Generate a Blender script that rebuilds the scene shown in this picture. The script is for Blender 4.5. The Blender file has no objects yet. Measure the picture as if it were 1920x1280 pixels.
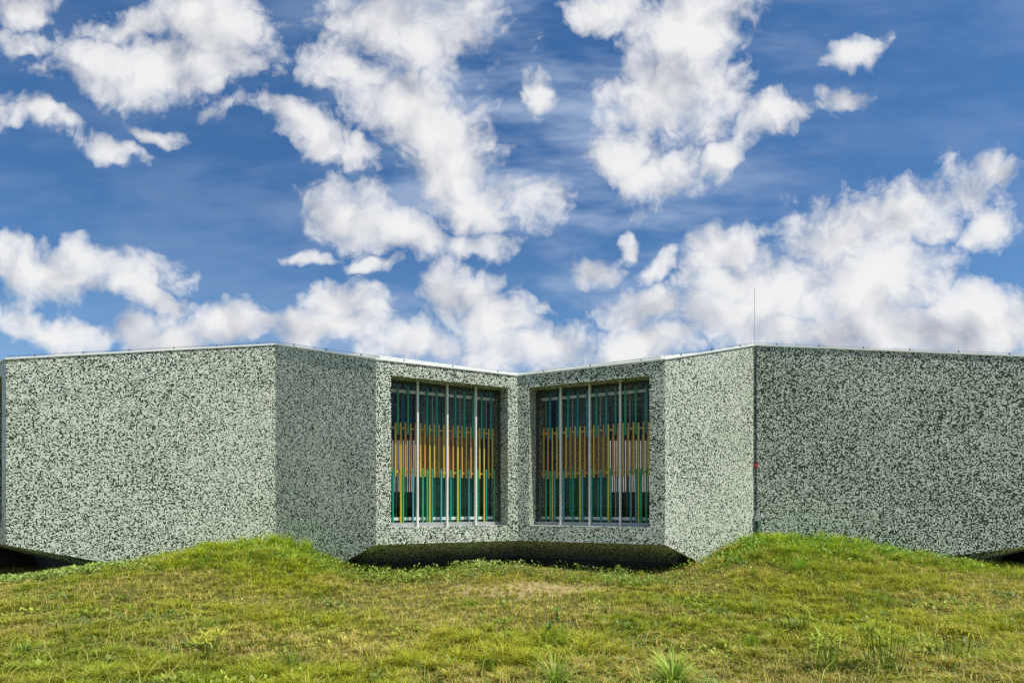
import bpy, bmesh, math, random
import numpy as np
from mathutils import Vector, Matrix

random.seed(7)
rng = np.random.default_rng(11)
scn = bpy.context.scene
COL = scn.collection
R = math.radians

# ------------------------------------------------------------------ camera
# eye level is z = 0; the meadow lies about 1.55 m below it
F = 1067.0           # focal length in photograph pixels (20 mm on a 36 mm sensor)
HOR = 947.0          # eye level in the photograph
T = 3.07             # roof edge above eye level
cam_d = bpy.data.cameras.new('camera')
cam_d.lens = 20.0
cam_d.sensor_width = 36.0
cam_d.shift_y = (HOR - 640.0) / 1920.0
cam_d.clip_start = 0.05
cam_d.clip_end = 5000
cam = bpy.data.objects.new('camera', cam_d)
cam.location = (0, 0, 0)
cam.rotation_euler = (R(90), 0, 0)
COL.objects.link(cam)
scn.camera = cam

# ------------------------------------------------------------------ exposure
scn.view_settings.view_transform = 'Standard'
scn.view_settings.look = 'None'
scn.view_settings.gamma = 1.0
scn.view_settings.use_curve_mapping = False
scn.view_settings.exposure = 0.2
scn.cycles.use_denoising = False
scn.cycles.max_bounces = 5
scn.cycles.diffuse_bounces = 3
scn.cycles.glossy_bounces = 2
scn.cycles.transmission_bounces = 3
scn.cycles.transparent_max_bounces = 8

# ------------------------------------------------------------------ sun
SUN_EL, SUN_AZ = 66.5, -53.0      # azimuth: degrees to the left of straight behind the camera
sdir = Vector((-math.sin(R(SUN_AZ)) * math.cos(R(SUN_EL)), -math.cos(R(SUN_AZ)) * math.cos(R(SUN_EL)), math.sin(R(SUN_EL))))
sun_d = bpy.data.lights.new('sun', 'SUN')
sun_d.energy = 5.0
sun_d.angle = R(0.53)
sun_d.color = (1.0, 0.95, 0.86)
sun = bpy.data.objects.new('sun', sun_d)
sun.rotation_euler = sdir.to_track_quat('Z', 'Y').to_euler()
sun.location = sdir * 60
COL.objects.link(sun)

# ------------------------------------------------------------------ node helper
class NT:
    def __init__(self, tree):
        self.t = tree
        self.n = tree.nodes
        self.l = tree.links
    def put(self, sock, v):
        if isinstance(v, bpy.types.NodeSocket):
            self.l.new(v, sock)
        elif v is not None:
            try:
                sock.default_value = v
            except Exception:
                sock.default_value = (v[0], v[1], v[2], 1.0)
    def math(self, op, a, b=None, c=None, clamp=False):
        n = self.n.new('ShaderNodeMath'); n.operation = op; n.use_clamp = clamp
        self.put(n.inputs[0], a)
        if b is not None: self.put(n.inputs[1], b)
        if c is not None: self.put(n.inputs[2], c)
        return n.outputs[0]
    def vm(self, op, a, b=None, scale=None):
        n = self.n.new('ShaderNodeVectorMath'); n.operation = op
        self.put(n.inputs[0], a)
        if b is not None: self.put(n.inputs[1], b)
        if scale is not None: self.put(n.inputs['Scale'], scale)
        return n.outputs[1] if op in ('LENGTH', 'DOT_PRODUCT', 'DISTANCE') else n.outputs[0]
    def mix(self, f, a, b, mode='MIX'):
        n = self.n.new('ShaderNodeMix'); n.data_type = 'RGBA'; n.blend_type = mode
        self.put(n.inputs[0], f)
        self.put(n.inputs[6], a if isinstance(a, bpy.types.NodeSocket) else tuple(a[:3]) + (1,))
        self.put(n.inputs[7], b if isinstance(b, bpy.types.NodeSocket) else tuple(b[:3]) + (1,))
        return n.outputs[2]
    def noise(self, vec, scale, detail=4, rough=0.55, dist=0.0, dims='3D', color=False):
        n = self.n.new('ShaderNodeTexNoise'); n.noise_dimensions = dims
        if vec is not None: self.l.new(vec, n.inputs['Vector'])
        n.inputs['Scale'].default_value = scale
        n.inputs['Detail'].default_value = detail
        n.inputs['Roughness'].default_value = rough
        n.inputs['Distortion'].default_value = dist
        return n.outputs['Color'] if color else n.outputs[0]
    def mapr(self, v, a, b, c=0.0, d=1.0, smooth=True):
        n = self.n.new('ShaderNodeMapRange')
        n.interpolation_type = 'SMOOTHSTEP' if smooth else 'LINEAR'
        self.put(n.inputs[0], v)
        for i, q in enumerate((a, b, c, d)):
            self.put(n.inputs[i + 1], q)
        return n.outputs[0]
    def mapping(self, vec, loc=(0, 0, 0), rot=(0, 0, 0), scale=(1, 1, 1), kind='POINT'):
        n = self.n.new('ShaderNodeMapping'); n.vector_type = kind
        self.l.new(vec, n.inputs[0])
        n.inputs[1].default_value = loc; n.inputs[2].default_value = rot; n.inputs[3].default_value = scale
        return n.outputs[0]

# ------------------------------------------------------------------ sky with clouds
world = bpy.data.worlds.new('World')
scn.world = world
world.use_nodes = True
world.cycles.sampling_method = 'MANUAL'
world.cycles.sample_map_resolution = 512
world.node_tree.nodes.clear()
w = NT(world.node_tree)
out = w.n.new('ShaderNodeOutputWorld')
bg = w.n.new('ShaderNodeBackground')
SKY_STRENGTH = 0.085
bg.inputs['Strength'].default_value = SKY_STRENGTH
w.l.new(bg.outputs[0], out.inputs[0])
sky = w.n.new('ShaderNodeTexSky')
sky.sky_type = 'NISHITA'
sky.sun_disc = False
sky.sun_elevation = R(SUN_EL)
sky.sun_rotation = math.atan2(sdir.x, sdir.y)
sky.altitude = 200
sky.air_density = 1.0
sky.dust_density = 0.5
sky.ozone_density = 1.6
tc = w.n.new('ShaderNodeTexCoord')
dirv = tc.outputs['Generated']
sep = w.n.new('ShaderNodeSeparateXYZ'); w.l.new(dirv, sep.inputs[0])
yy = w.math('MAXIMUM', sep.outputs[1], 0.06)
uu = w.math('DIVIDE', sep.outputs[0], yy)
vv = w.math('DIVIDE', sep.outputs[2], yy)
cmb = w.n.new('ShaderNodeCombineXYZ'); w.l.new(uu, cmb.inputs[0]); w.l.new(vv, cmb.inputs[1])
p0 = cmb.outputs[0]
front = w.mapr(sep.outputs[1], 0.15, 0.4)

def cloud_warp(p):
    n1 = w.vm('SUBTRACT', w.noise(p, 4.2, 1, 0.5, color=True, dims='2D'), (0.5, 0.5, 0.5))
    n2 = w.vm('SUBTRACT', w.noise(p, 15.0, 2, 0.6, color=True, dims='2D'), (0.5, 0.5, 0.5))
    q = w.vm('ADD', p, w.vm('SCALE', n1, scale=0.10))
    return w.vm('ADD', q, w.vm('SCALE', n2, scale=0.05))
pw = cloud_warp(p0)
# clouds of the day: centre x, y, half width, half height (photograph pixels), tilt in degrees, weight
CLOUDS = [
 (300,130,230,75,0,1),(395,50,150,80,-10,1),(250,40,110,50,0,.8),(450,140,55,50,0,.7),(40,20,90,45,0,.8),(20,80,60,30,-30,.6),
 (740,60,190,120,0,1.1),(665,150,115,80,-20,1),(760,220,170,90,-20,1),(560,245,125,42,-8,.95),(650,285,75,40,-30,.85),
 (850,290,120,120,-30,1.1),(890,370,100,70,-20,.95),(1000,380,55,60,-30,.85),(650,395,120,62,-15,1),(750,430,120,48,-15,.95),(900,455,90,40,0,.6),
 (585,475,70,22,-5,.65),(710,490,60,20,0,.55),(1090,497,75,42,0,.95),(960,350,45,50,0,.6),
 (1300,50,140,105,10,1.15),(1240,180,145,125,20,1.15),(1160,290,95,72,20,1.05),(1215,330,85,70,35,1.05),(1340,150,75,80,0,.9),(1340,300,48,36,20,.85),
 (1130,20,90,45,0,.7),(1430,225,75,58,35,1),(1490,225,60,30,20,.7),(1610,190,68,42,15,1),(1628,95,55,32,15,.9),(1010,155,34,50,20,.55),
 (1170,445,34,34,0,.75),(1240,488,70,34,15,.8),(70,225,110,34,-28,.9),(225,275,72,30,-15,.9),(305,248,58,26,-25,.85),(400,230,50,25,0,.45),
 (100,510,220,62,-6,1.05),(250,555,110,34,-14,.8),(100,615,150,46,-8,.95),(240,640,110,45,0,.85),(330,640,70,25,0,.8),
 (655,575,80,58,0,1.2),(600,625,150,45,0,1.2),(770,645,110,52,0,1.2),(460,620,130,48,0,1),
 (835,550,75,75,0,1.1),(930,600,105,70,0,1.05),(1000,655,140,60,0,1.1),(890,560,60,50,0,.9),
 (1200,650,110,52,0,1.15),(1200,575,130,52,0,.9),(1180,600,60,40,0,.9),
 (1400,600,190,80,0,1.15),(1480,550,200,115,0,1.2),(1380,465,82,56,0,1.1),(1560,440,120,95,0,1.1),(1640,530,180,130,0,1.15),
 (1690,400,160,85,12,1.05),(1810,345,110,70,15,1.05),(1865,305,75,40,0,.95),(1850,410,75,62,0,.9),(1870,590,140,75,5,1.1),(1720,640,260,80,0,1.2),(1560,640,240,80,0,1.2),
]
rotated = {}
def turned(deg):
    """the warped sky coordinates turned by a few fixed angles, so that a tilted heap is a plain ellipse there"""
    if deg not in rotated:
        c_, s_ = math.cos(R(deg)), math.sin(R(deg))
        q = w.n.new('ShaderNodeCombineXYZ')
        w.l.new(w.vm('DOT_PRODUCT', pw, (c_, s_, 0)), q.inputs[0])
        w.l.new(w.vm('DOT_PRODUCT', pw, (-s_, c_, 0)), q.inputs[1])
        rotated[deg] = q.outputs[0]
    return rotated[deg]
acc = None
for cx, cy, rx, ry, rot, wt in CLOUDS:
    deg = 0 if abs(rot) < 8 else (20 if rot > 0 else -20)
    kx = 1.12
    thin_ = max(0.0, 1.0 - wt) * 1.0      # thin clouds never reach full density
    u0, v0 = (cx - 960) / F, (HOR - cy) / F
    c_, s_ = math.cos(R(deg)), math.sin(R(deg))
    ur, vr = c_ * u0 + s_ * v0, -s_ * u0 + c_ * v0
    ix, iy = F / (rx * kx), F / (ry * kx)
    n = w.n.new('ShaderNodeVectorMath'); n.operation = 'MULTIPLY_ADD'
    w.l.new(turned(deg), n.inputs[0]); n.inputs[1].default_value = (ix, iy, 0); n.inputs[2].default_value = (-ur * ix, -vr * iy, thin_)
    r2 = w.vm('DOT_PRODUCT', n.outputs[0], n.outputs[0])
    acc = r2 if acc is None else w.math('MINIMUM', acc, r2)
acc = w.math('MAXIMUM', w.math('SUBTRACT', 1.0, w.math('SQRT', acc)), -0.6)
# the rest of the sky carries the same kind of broken cumulus
gen = w.noise(dirv, 2.6, 2, 0.5)
genc = w.mapr(gen, 0.44, 0.68, 0.0, 0.7)
inx = w.mapr(w.math('ABSOLUTE', uu), 0.92, 1.15, 1.0, 0.0)
iny = w.mapr(w.math('ABSOLUTE', w.math('SUBTRACT', vv, 0.42)), 0.48, 0.62, 1.0, 0.0)
inside = w.math('MULTIPLY', w.math('MULTIPLY', inx, iny), front)
base = w.math('ADD', w.math('MULTIPLY', acc, inside), w.math('MULTIPLY', genc, w.math('SUBTRACT', 1.0, inside)))
pc = w.vm('ADD', p0, (3.1, 7.7, 0.0))
fb = w.noise(pc, 6.5, 6, 0.64, dims='2D')
fb_s = w.noise(pc, 6.5, 2, 0.55, dims='2D')
fb_l = w.noise(w.vm('ADD', pc, (0.022, 0.045, 0.0)), 6.5, 2, 0.55, dims='2D')
puff = w.math('ABSOLUTE', w.math('SUBTRACT', w.math('MULTIPLY', w.noise(pw, 17.0, 3, 0.55, dims='2D'), 2.0), 1.0))
nz = w.math('SUBTRACT', fb, 0.5)
dens = w.math('ADD', w.math('MULTIPLY', base, 1.45), w.math('MULTIPLY', nz, 2.2))
dens = w.math('ADD', dens, w.math('MULTIPLY', w.math('SUBTRACT', puff, 0.22), 0.75))
dpos = w.math('POWER', w.math('MULTIPLY', w.math('MAXIMUM', w.math('SUBTRACT', dens, 0.04), 0.0), 2.0), 1.5)
cover = w.math('SUBTRACT', 1.0, w.math('EXPONENT', w.math('MULTIPLY', dpos, -1.0)))
# thin veil between the heaps
veil_n = w.noise(w.mapping(p0, (0.3, 1.2, 0), (0, 0, R(-18)), (1.0, 3.2, 1)), 2.6, 4, 0.62, dims='2D')
veil_z = w.mapr(w.math('ABSOLUTE', w.math('SUBTRACT', uu, 0.06)), 0.08, 0.60, 1.3, 0.3)
veil = w.math('MULTIPLY', w.mapr(veil_n, 0.34, 0.74, 0.0, 0.66), veil_z)
lit = w.math('ADD', 0.80, w.math('MULTIPLY', w.math('SUBTRACT', fb_s, fb_l), 2.5))
lit = w.math('ADD', lit, w.math('MULTIPLY', w.math('SUBTRACT', puff, 0.2), 0.45))
lit = w.math('ADD', lit, w.mapr(vv, 0.28, 0.36, -0.03, 0.05), clamp=True)
CW = 9.1
cl_white = (1.0 * CW, 1.0 * CW, 1.0 * CW)
cl_grey = (0.50 * CW, 0.53 * CW, 0.60 * CW)
ccol = w.mix(lit, cl_grey, cl_white)
skyc = w.mix(veil, w.mix(1.0, sky.outputs[0], w.mix(w.mapr(vv, 0.25, 0.62), (0.78, 1.08, 1.28), (0.52, 0.91, 1.22)), 'MULTIPLY'), (0.46 * CW, 0.58 * CW, 0.80 * CW))
final = w.mix(cover, skyc, ccol)
w.l.new(final, bg.inputs[0])

# ------------------------------------------------------------------ materials
def new_mat(name):
    m = bpy.data.materials.new(name)
    m.use_nodes = True
    m.node_tree.nodes.clear()
    k = NT(m.node_tree)
    o = k.n.new('ShaderNodeOutputMaterial')
    return m, k, o

def principled(k, o, color, rough=0.5, metal=0.0, spec=0.5, normal=None):
    b = k.n.new('ShaderNodeBsdfPrincipled')
    k.put(b.inputs['Base Color'], color if isinstance(color, bpy.types.NodeSocket) else tuple(color) + (1,))
    k.put(b.inputs['Roughness'], rough)
    b.inputs['Metallic'].default_value = metal
    b.inputs['Specular IOR Level'].default_value = spec
    if normal is not None:
        k.l.new(normal, b.inputs['Normal'])
    k.l.new(b.outputs[0], o.inputs[0])
    return b

def paint(name, color, rough=0.45, var=0.12, metal=0.0):
    m, k, o = new_mat(name)
    t = k.n.new('ShaderNodeTexCoord')
    n = k.noise(t.outputs['Object'], 3.0, 5, 0.6)
    f = k.mapr(n, 0.3, 0.7)
    dark = tuple(c * (1 - var) for c in color)
    lite = tuple(min(1, c * (1 + var)) for c in color)
    c = k.mix(f, dark, lite)
    principled(k, o, c, k.mapr(n, 0.2, 0.8, rough * 0.8, rough * 1.25), metal)
    return m

def tile_material():
    m, k, o = new_mat('mosaic_tiles')
    uvn = k.n.new('ShaderNodeUVMap'); uvn.uv_map = 'UVMap'
    uv = uvn.outputs[0]
    TW, TH = 0.0235, 0.0205
    sc = k.vm('MULTIPLY', uv, (1 / TW, 1 / TH, 1.0))
    cell = k.vm('FLOOR', sc)
    fr = k.vm('FRACTION', sc)
    wn = k.n.new('ShaderNodeTexWhiteNoise'); wn.noise_dimensions = '3D'
    k.l.new(cell, wn.inputs['Vector'])
    wn2 = k.n.new('ShaderNodeTexWhiteNoise'); wn2.noise_dimensions = '3D'
    k.l.new(k.vm('ADD', cell, (37.3, 11.9, 5.0)), wn2.inputs['Vector'])
    low = k.noise(uv, 0.55, 3, 0.5)
    low2 = k.noise(k.vm('ADD', uv, (9, 4, 2)), 0.9, 3, 0.5)
    prob = k.math('ADD', 0.45, k.math('MULTIPLY', k.math('SUBTRACT', low, 0.5), 0.35))
    dm = k.n.new('ShaderNodeAttribute'); dm.attribute_type = 'OBJECT'; dm.attribute_name = 'dark_mix'   # share of dark tiles differs from wall to wall
    prob = k.math('ADD', prob, dm.outputs['Fac'])
    sc_ = k.n.new('ShaderNodeSeparateXYZ'); k.l.new(cell, sc_.inputs[0])
    par = k.math('MODULO', k.math('ADD', sc_.outputs[0], sc_.outputs[1]), 2.0)
    val = k.math('ADD', k.math('MULTIPLY', wn.outputs[0], 0.80), k.math('MULTIPLY', par, 0.20))
    isdark = k.math('LESS_THAN', val, prob)
    white = k.mix(wn2.outputs[0], (0.67, 0.74, 0.60), (0.87, 0.91, 0.80))
    white = k.mix(k.mapr(low2, 0.45, 0.7, 0, 0.35), white, (0.66, 0.76, 0.58))
    dark = k.mix(wn2.outputs[0], (0.020, 0.036, 0.018), (0.060, 0.092, 0.048))
    tile = k.mix(isdark, white, dark)
    sx = k.n.new('ShaderNodeSeparateXYZ'); k.l.new(fr, sx.inputs[0])
    gx = k.math('LESS_THAN', sx.outputs[0], 0.11)
    gy = k.math('LESS_THAN', sx.outputs[1], 0.12)
    g = k.math('MAXIMUM', gx, gy)
    # faded rain streaks and dust on the wall
    streak = k.noise(k.vm('MULTIPLY', uv, (6.0, 0.35, 1.0)), 1.0, 4, 0.6)
    tile = k.mix(k.mapr(streak, 0.55, 0.8, 0, 0.18), tile, (0.30, 0.31, 0.25))
    col = k.mix(g, tile, (0.10, 0.115, 0.085))
    nrm = k.n.new('ShaderNodeBump'); nrm.inputs['Strength'].default_value = 0.25; nrm.inputs['Distance'].default_value = 0.002
    k.l.new(k.math('SUBTRACT', 1.0, g), nrm.inputs['Height'])
    principled(k, o, col, k.mapr(wn2.outputs[0], 0, 1, 0.32, 0.55, False), 0.0, 0.32, nrm.outputs[0])
    return m

M = {}
M['tile'] = tile_material()
M['coping'] = paint('white_coping', (0.80, 0.82, 0.76), 0.4, 0.05)
M['white'] = paint('white_paint', (0.78, 0.78, 0.74), 0.4, 0.06)
M['alu'] = paint('grey_aluminium', (0.36, 0.37, 0.38), 0.4, 0.1)
M['dark'] = paint('dark_steel', (0.05, 0.055, 0.05), 0.5, 0.2)
M['soil_floor'] = paint('interior_floor', (0.36, 0.36, 0.30), 0.35, 0.2)
M['ceiling'] = paint('interior_ceiling', (0.34, 0.36, 0.38), 0.8, 0.1)
M['iwall'] = paint('interior_wall', (0.22, 0.21, 0.20), 0.7, 0.15)
M['iorange'] = paint('interior_orange', (0.62, 0.29, 0.04), 0.6, 0.3)
M['iochre'] = paint('interior_ochre', (0.60, 0.40, 0.05), 0.6, 0.3)
M['igreen'] = paint('interior_green', (0.015, 0.20, 0.075), 0.6, 0.3)
M['roof'] = paint('roof_membrane', (0.45, 0.45, 0.43), 0.8, 0.1)
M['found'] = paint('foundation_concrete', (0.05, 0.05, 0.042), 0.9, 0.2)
M['court'] = paint('court_render', (0.50, 0.46, 0.42), 0.8, 0.2)
M['igrey'] = paint('interior_grey_green', (0.24, 0.33, 0.28), 0.6, 0.3)
M['red'] = paint('red_plastic', (0.55, 0.03, 0.03), 0.4, 0.1)
M['cable'] = paint('green_cable', (0.03, 0.25, 0.16), 0.4, 0.1)
SLAT = {
 'teal': (0.01, 0.33, 0.24), 'bluegreen': (0.02, 0.27, 0.33), 'green': (0.04, 0.42, 0.17), 'darkgreen': (0.008, 0.09, 0.06),
 'orange': (0.78, 0.36, 0.07), 'ochre': (0.78, 0.52, 0.06), 'brown': (0.58, 0.27, 0.08), 'yellow': (0.80, 0.68, 0.07),
 'lime': (0.30, 0.42, 0.08), 'grey': (0.40, 0.40, 0.38), 'sky': (0.10, 0.36, 0.42)}
for kx, c in SLAT.items():
    M['s_' + kx] = paint('slat_' + kx, c, 0.35, 0.1)

m, k, o = new_mat('window_glass')
fres = k.n.new('ShaderNodeLayerWeight'); fres.inputs[0].default_value = 0.5
refl = k.math('ADD', 0.022, k.math('MULTIPLY', k.math('POWER', fres.outputs[1], 5.0), 0.6))
tr = k.n.new('ShaderNodeBsdfTransparent'); tr.inputs[0].default_value = (0.93, 0.97, 0.95, 1)
gl = k.n.new('ShaderNodeBsdfGlossy'); gl.inputs['Roughness'].default_value = 0.02
mx = k.n.new('ShaderNodeMixShader')
k.l.new(refl, mx.inputs[0]); k.l.new(tr.outputs[0], mx.inputs[1]); k.l.new(gl.outputs[0], mx.inputs[2])
k.l.new(mx.outputs[0], o.inputs[0])
M['glass'] = m

# ------------------------------------------------------------------ mesh helpers
def add_obj(name, verts, faces, mat, parent=None, uvs=None, smooth=False):
    me = bpy.data.meshes.new(name)
    me.from_pydata([tuple(v) for v in verts], [], faces)
    if uvs is not None:
        ul = me.uv_layers.new(name='UVMap')
        for poly in me.polygons:
            for li in poly.loop_indices:
                ul.data[li].uv = uvs[me.loops[li].vertex_index]
    if smooth:
        for p in me.polygons: p.use_smooth = True
    me.materials.append(mat)
    ob = bpy.data.objects.new(name, me)
    COL.objects.link(ob)
    if parent is not None: ob.parent = parent
    return ob

def tag(ob, label=None, cat=None, group=None, kind=None):
    if label: ob['label'] = label
    if cat: ob['category'] = cat
    if group: ob['group'] = group
    if kind: ob['kind'] = kind
    return ob

BOXF = [(0, 3, 2, 1), (4, 5, 6, 7), (0, 1, 5, 4), (1, 2, 6, 5), (2, 3, 7, 6), (3, 0, 4, 7)]
def fbox(name, fr, s0, s1, d0, d1, z0, z1, mat, parent, uv=False):
    """a box in a facet's own frame: s along the wall, d inwards from its face, z up"""
    q = [fr(s, d, z) for z in (z0, z1) for s, d in ((s0, d0), (s1, d0), (s1, d1), (s0, d1))]
    return add_obj(name, q, BOXF, mat, parent)

# ------------------------------------------------------------------ the building: plan taken from its corners
def corner(px, ytop):
    kk = T / (HOR - ytop)
    return Vector(((px - 960) * kk, F * kk))
def corner_at(px, depth):
    return Vector(((px - 960) / F * depth, depth))
L0 = corner(11, 672.8); P1 = corner_at(516.5, 13.5); P2 = corner(705, 673.3); C = corner(971, 704)
P3 = corner(1247, 673.5); P4 = corner_at(1414, 13.5); RE = corner(1940, 668.9)
CL = L0 + Vector((-0.8, 0.6)) * 3.4
CR = RE + Vector((0.8, 0.6)) * 3.4
ZB = -0.83           # underside edge where the building floats
building = bpy.data.objects.new('mosaic_building', None)
building.location = (C.x, C.y, 0)
COL.objects.link(building)
tag(building, 'faceted single-storey building clad in white and dark green mosaic with two recessed slatted windows', 'building')
INV = Matrix.Translation((-C.x, -C.y, 0))
def B(v):            # world point to the building's own frame
    return (v[0] - C.x, v[1] - C.y, v[2])

class Facet:
    def __init__(self, a, b):
        self.a = a; self.b = b
        self.L = (b - a).length
        self.t = (b - a) / self.L
        self.n_in = Vector((-self.t.y, self.t.x))    # inwards (away from the meadow)
    def __call__(self, s, d, z):
        p = self.a + self.t * s + self.n_in * d
        return (p.x - C.x, p.y - C.y, z)
    def s_at(self, px, d=0.0):
        """distance along the facet where the sight line of a photograph column meets it"""
        r = Vector(((px - 960) / F, 1.0))
        o_ = self.a + self.n_in * d
        # o + t s = r q
        det = self.t.x * (-r.y) - (-r.x) * self.t.y
        return ((-o_.x) * (-r.y) - (-r.x) * (-o_.y)) / det
    def depth(self, s, d=0.0):
        return (self.a + self.t * s + self.n_in * d).y
    def z_at(self, px, y, d=0.0):
        s = self.s_at(px, d)
        return (HOR - y) / F * self.depth(s, d)

TOPZ = T
TP1 = (HOR - 645.5) / F * 13.5     # the roof edge rises at the two re-entrant corners
TP4 = (HOR - 647.2) / F * 13.5
f_cl = Facet(CL, L0); f_l = Facet(L0, P1); f_2 = Facet(P1, P2); f_wl = Facet(P2, C)
f_wr = Facet(C, P3); f_3 = Facet(P3, P4); f_r = Facet(P4, RE); f_cr = Facet(RE, CR)
uoff = [0.0]
def wall_poly(name, fr, pts, label=None, mix=0.0):
    u0 = uoff[0]; uoff[0] += fr.L + 3.0
    v = [fr(s, 0.0, z) for s, z in pts]
    uv = [(u0 + s, z + 5) for s, z in pts]
    ob = add_obj(name, v, [tuple(range(len(pts)))], M['tile'], building, uv)
    if label: ob['label'] = label
    ob['dark_mix'] = mix
    return ob
DEEP = -1.75
# solid walls that come down to the ground in a leg
gls = (ZB - DEEP) / 0.236
wall_poly('wall', f_l, [(0, ZB), (gls, DEEP), (f_l.L, DEEP), (f_l.L, TP1), (0, TOPZ)], mix=-0.01)
g2s = f_2.L - (ZB - DEEP) / 0.43
wall_poly('wall', f_2, [(0, DEEP), (g2s, DEEP), (f_2.L, ZB), (f_2.L, TOPZ), (0, TP1)], mix=0.0)
g3s = (ZB - DEEP) / 0.40
wall_poly('wall', f_3, [(0, ZB), (g3s, DEEP), (f_3.L, DEEP), (f_3.L, TP4), (0, TOPZ)], mix=-0.06)
ZR = ZB
grs = f_r.L - (ZR - DEEP) / 0.18
wall_poly('wall', f_r, [(0, DEEP), (grs, DEEP), (f_r.L, ZR), (f_r.L, TOPZ), (0, TP4)], mix=0.085)

def window_wall(fr, s0, s1, z0, z1, rev, zb=ZB):
    u0 = uoff[0]; uoff[0] += fr.L + 3.0
    V_, Fc, UV = [], [], []
    def quad(pts, uvs):
        b = len(V_)
        V_.extend(pts); UV.extend(uvs); Fc.append((b, b + 1, b + 2, b + 3))
    def pane(a0, a1, b0, b1):
        quad([fr(a0, 0, b0), fr(a1, 0, b0), fr(a1, 0, b1), fr(a0, 0, b1)],
             [(u0 + a0, b0 + 5), (u0 + a1, b0 + 5), (u0 + a1, b1 + 5), (u0 + a0, b1 + 5)])
    pane(0, s0, zb, TOPZ); pane(s1, fr.L, zb, TOPZ); pane(s0, s1, zb, z0); pane(s0, s1, z1, TOPZ)
    # reveals
    quad([fr(s0, 0, z0), fr(s0, rev, z0), fr(s0, rev, z1), fr(s0, 0, z1)], [(u0, z0 + 9), (u0 + rev, z0 + 9), (u0 + rev, z1 + 9), (u0, z1 + 9)])
    quad([fr(s1, rev, z0), fr(s1, 0, z0), fr(s1, 0, z1), fr(s1, rev, z1)], [(u0 + 50, z0 + 9), (u0 + 50 + rev, z0 + 9), (u0 + 50 + rev, z1 + 9), (u0 + 50, z1 + 9)])
    quad([fr(s0, 0, z0), fr(s1, 0, z0), fr(s1, rev, z0), fr(s0, rev, z0)], [(u0 + s0, 20), (u0 + s1, 20), (u0 + s1, 20 + rev), (u0 + s0, 20 + rev)])
    quad([fr(s0, rev, z1), fr(s1, rev, z1), fr(s1, 0, z1), fr(s0, 0, z1)], [(u0 + s0, 30), (u0 + s1, 30), (u0 + s1, 30 + rev), (u0 + s0, 30 + rev)])
    return add_obj('window_wall', V_, Fc, M['tile'], building, UV)

WZ0 = f_wl.z_at(733, 988); WZ1 = f_wl.z_at(733, 703.6)
REV = 0.95
wl0, wl1 = f_wl.s_at(733), f_wl.s_at(952.5)
wr0, wr1 = f_wr.s_at(992), f_wr.s_at(1218)
window_wall(f_wl, wl0, wl1, WZ0, WZ1, REV)
window_wall(f_wr, wr0, wr1, WZ0, WZ1, REV)
window_wall(f_cl, 0.33, f_cl.L - 0.33, WZ0, WZ1, REV)
window_wall(f_cr, 0.33, f_cr.L - 0.33, WZ0, WZ1, REV, ZR)

# sloping undersides that run down to the foundations
def under(pts, tris, mat=None):
    uv = [(p[0] * 1.1 + 200 + uoff[0], p[1] + p[2] * 0.4 + 40) for p in pts]
    return add_obj('underside', [B(p) for p in pts], tris, mat or M['tile'], building, uv)
def w3(v2, z): return (v2.x, v2.y, z)
G2 = f_2.a + f_2.t * g2s; G3 = f_3.a + f_3.t * g3s
def belly(edge, legs, name='underside'):
    """soffit that falls inwards from the floating edge, its cheeks along the legs and the dark foundation wall behind"""
    inner = []
    for i, p in enumerate(edge):
        a_ = edge[max(i - 1, 0)]; b_ = edge[min(i + 1, len(edge) - 1)]
        t_ = (b_ - a_).normalized(); inner.append(p + Vector((-t_.y, t_.x)) * 1.25)
    zi = ZB - 0.50
    for i in range(len(edge) - 1):
        under([w3(edge[i], ZB), w3(edge[i + 1], ZB), w3(inner[i + 1], zi), w3(inner[i], zi)], [(0, 3, 2, 1)])
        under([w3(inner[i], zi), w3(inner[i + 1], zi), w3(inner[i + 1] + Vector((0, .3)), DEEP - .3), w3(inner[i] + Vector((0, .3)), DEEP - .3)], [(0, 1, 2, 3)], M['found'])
    for (e, i_, leg) in legs:
        q = leg + Vector((0, 1.6))
        under([w3(e, ZB), w3(leg, DEEP), w3(q, DEEP - .1), w3(inner[i_], zi)], [(0, 1, 2), (0, 2, 3)])
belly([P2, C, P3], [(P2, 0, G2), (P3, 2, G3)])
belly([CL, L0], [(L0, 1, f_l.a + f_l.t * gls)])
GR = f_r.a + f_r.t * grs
belly([RE, CR], [(RE, 0, GR)])

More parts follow.
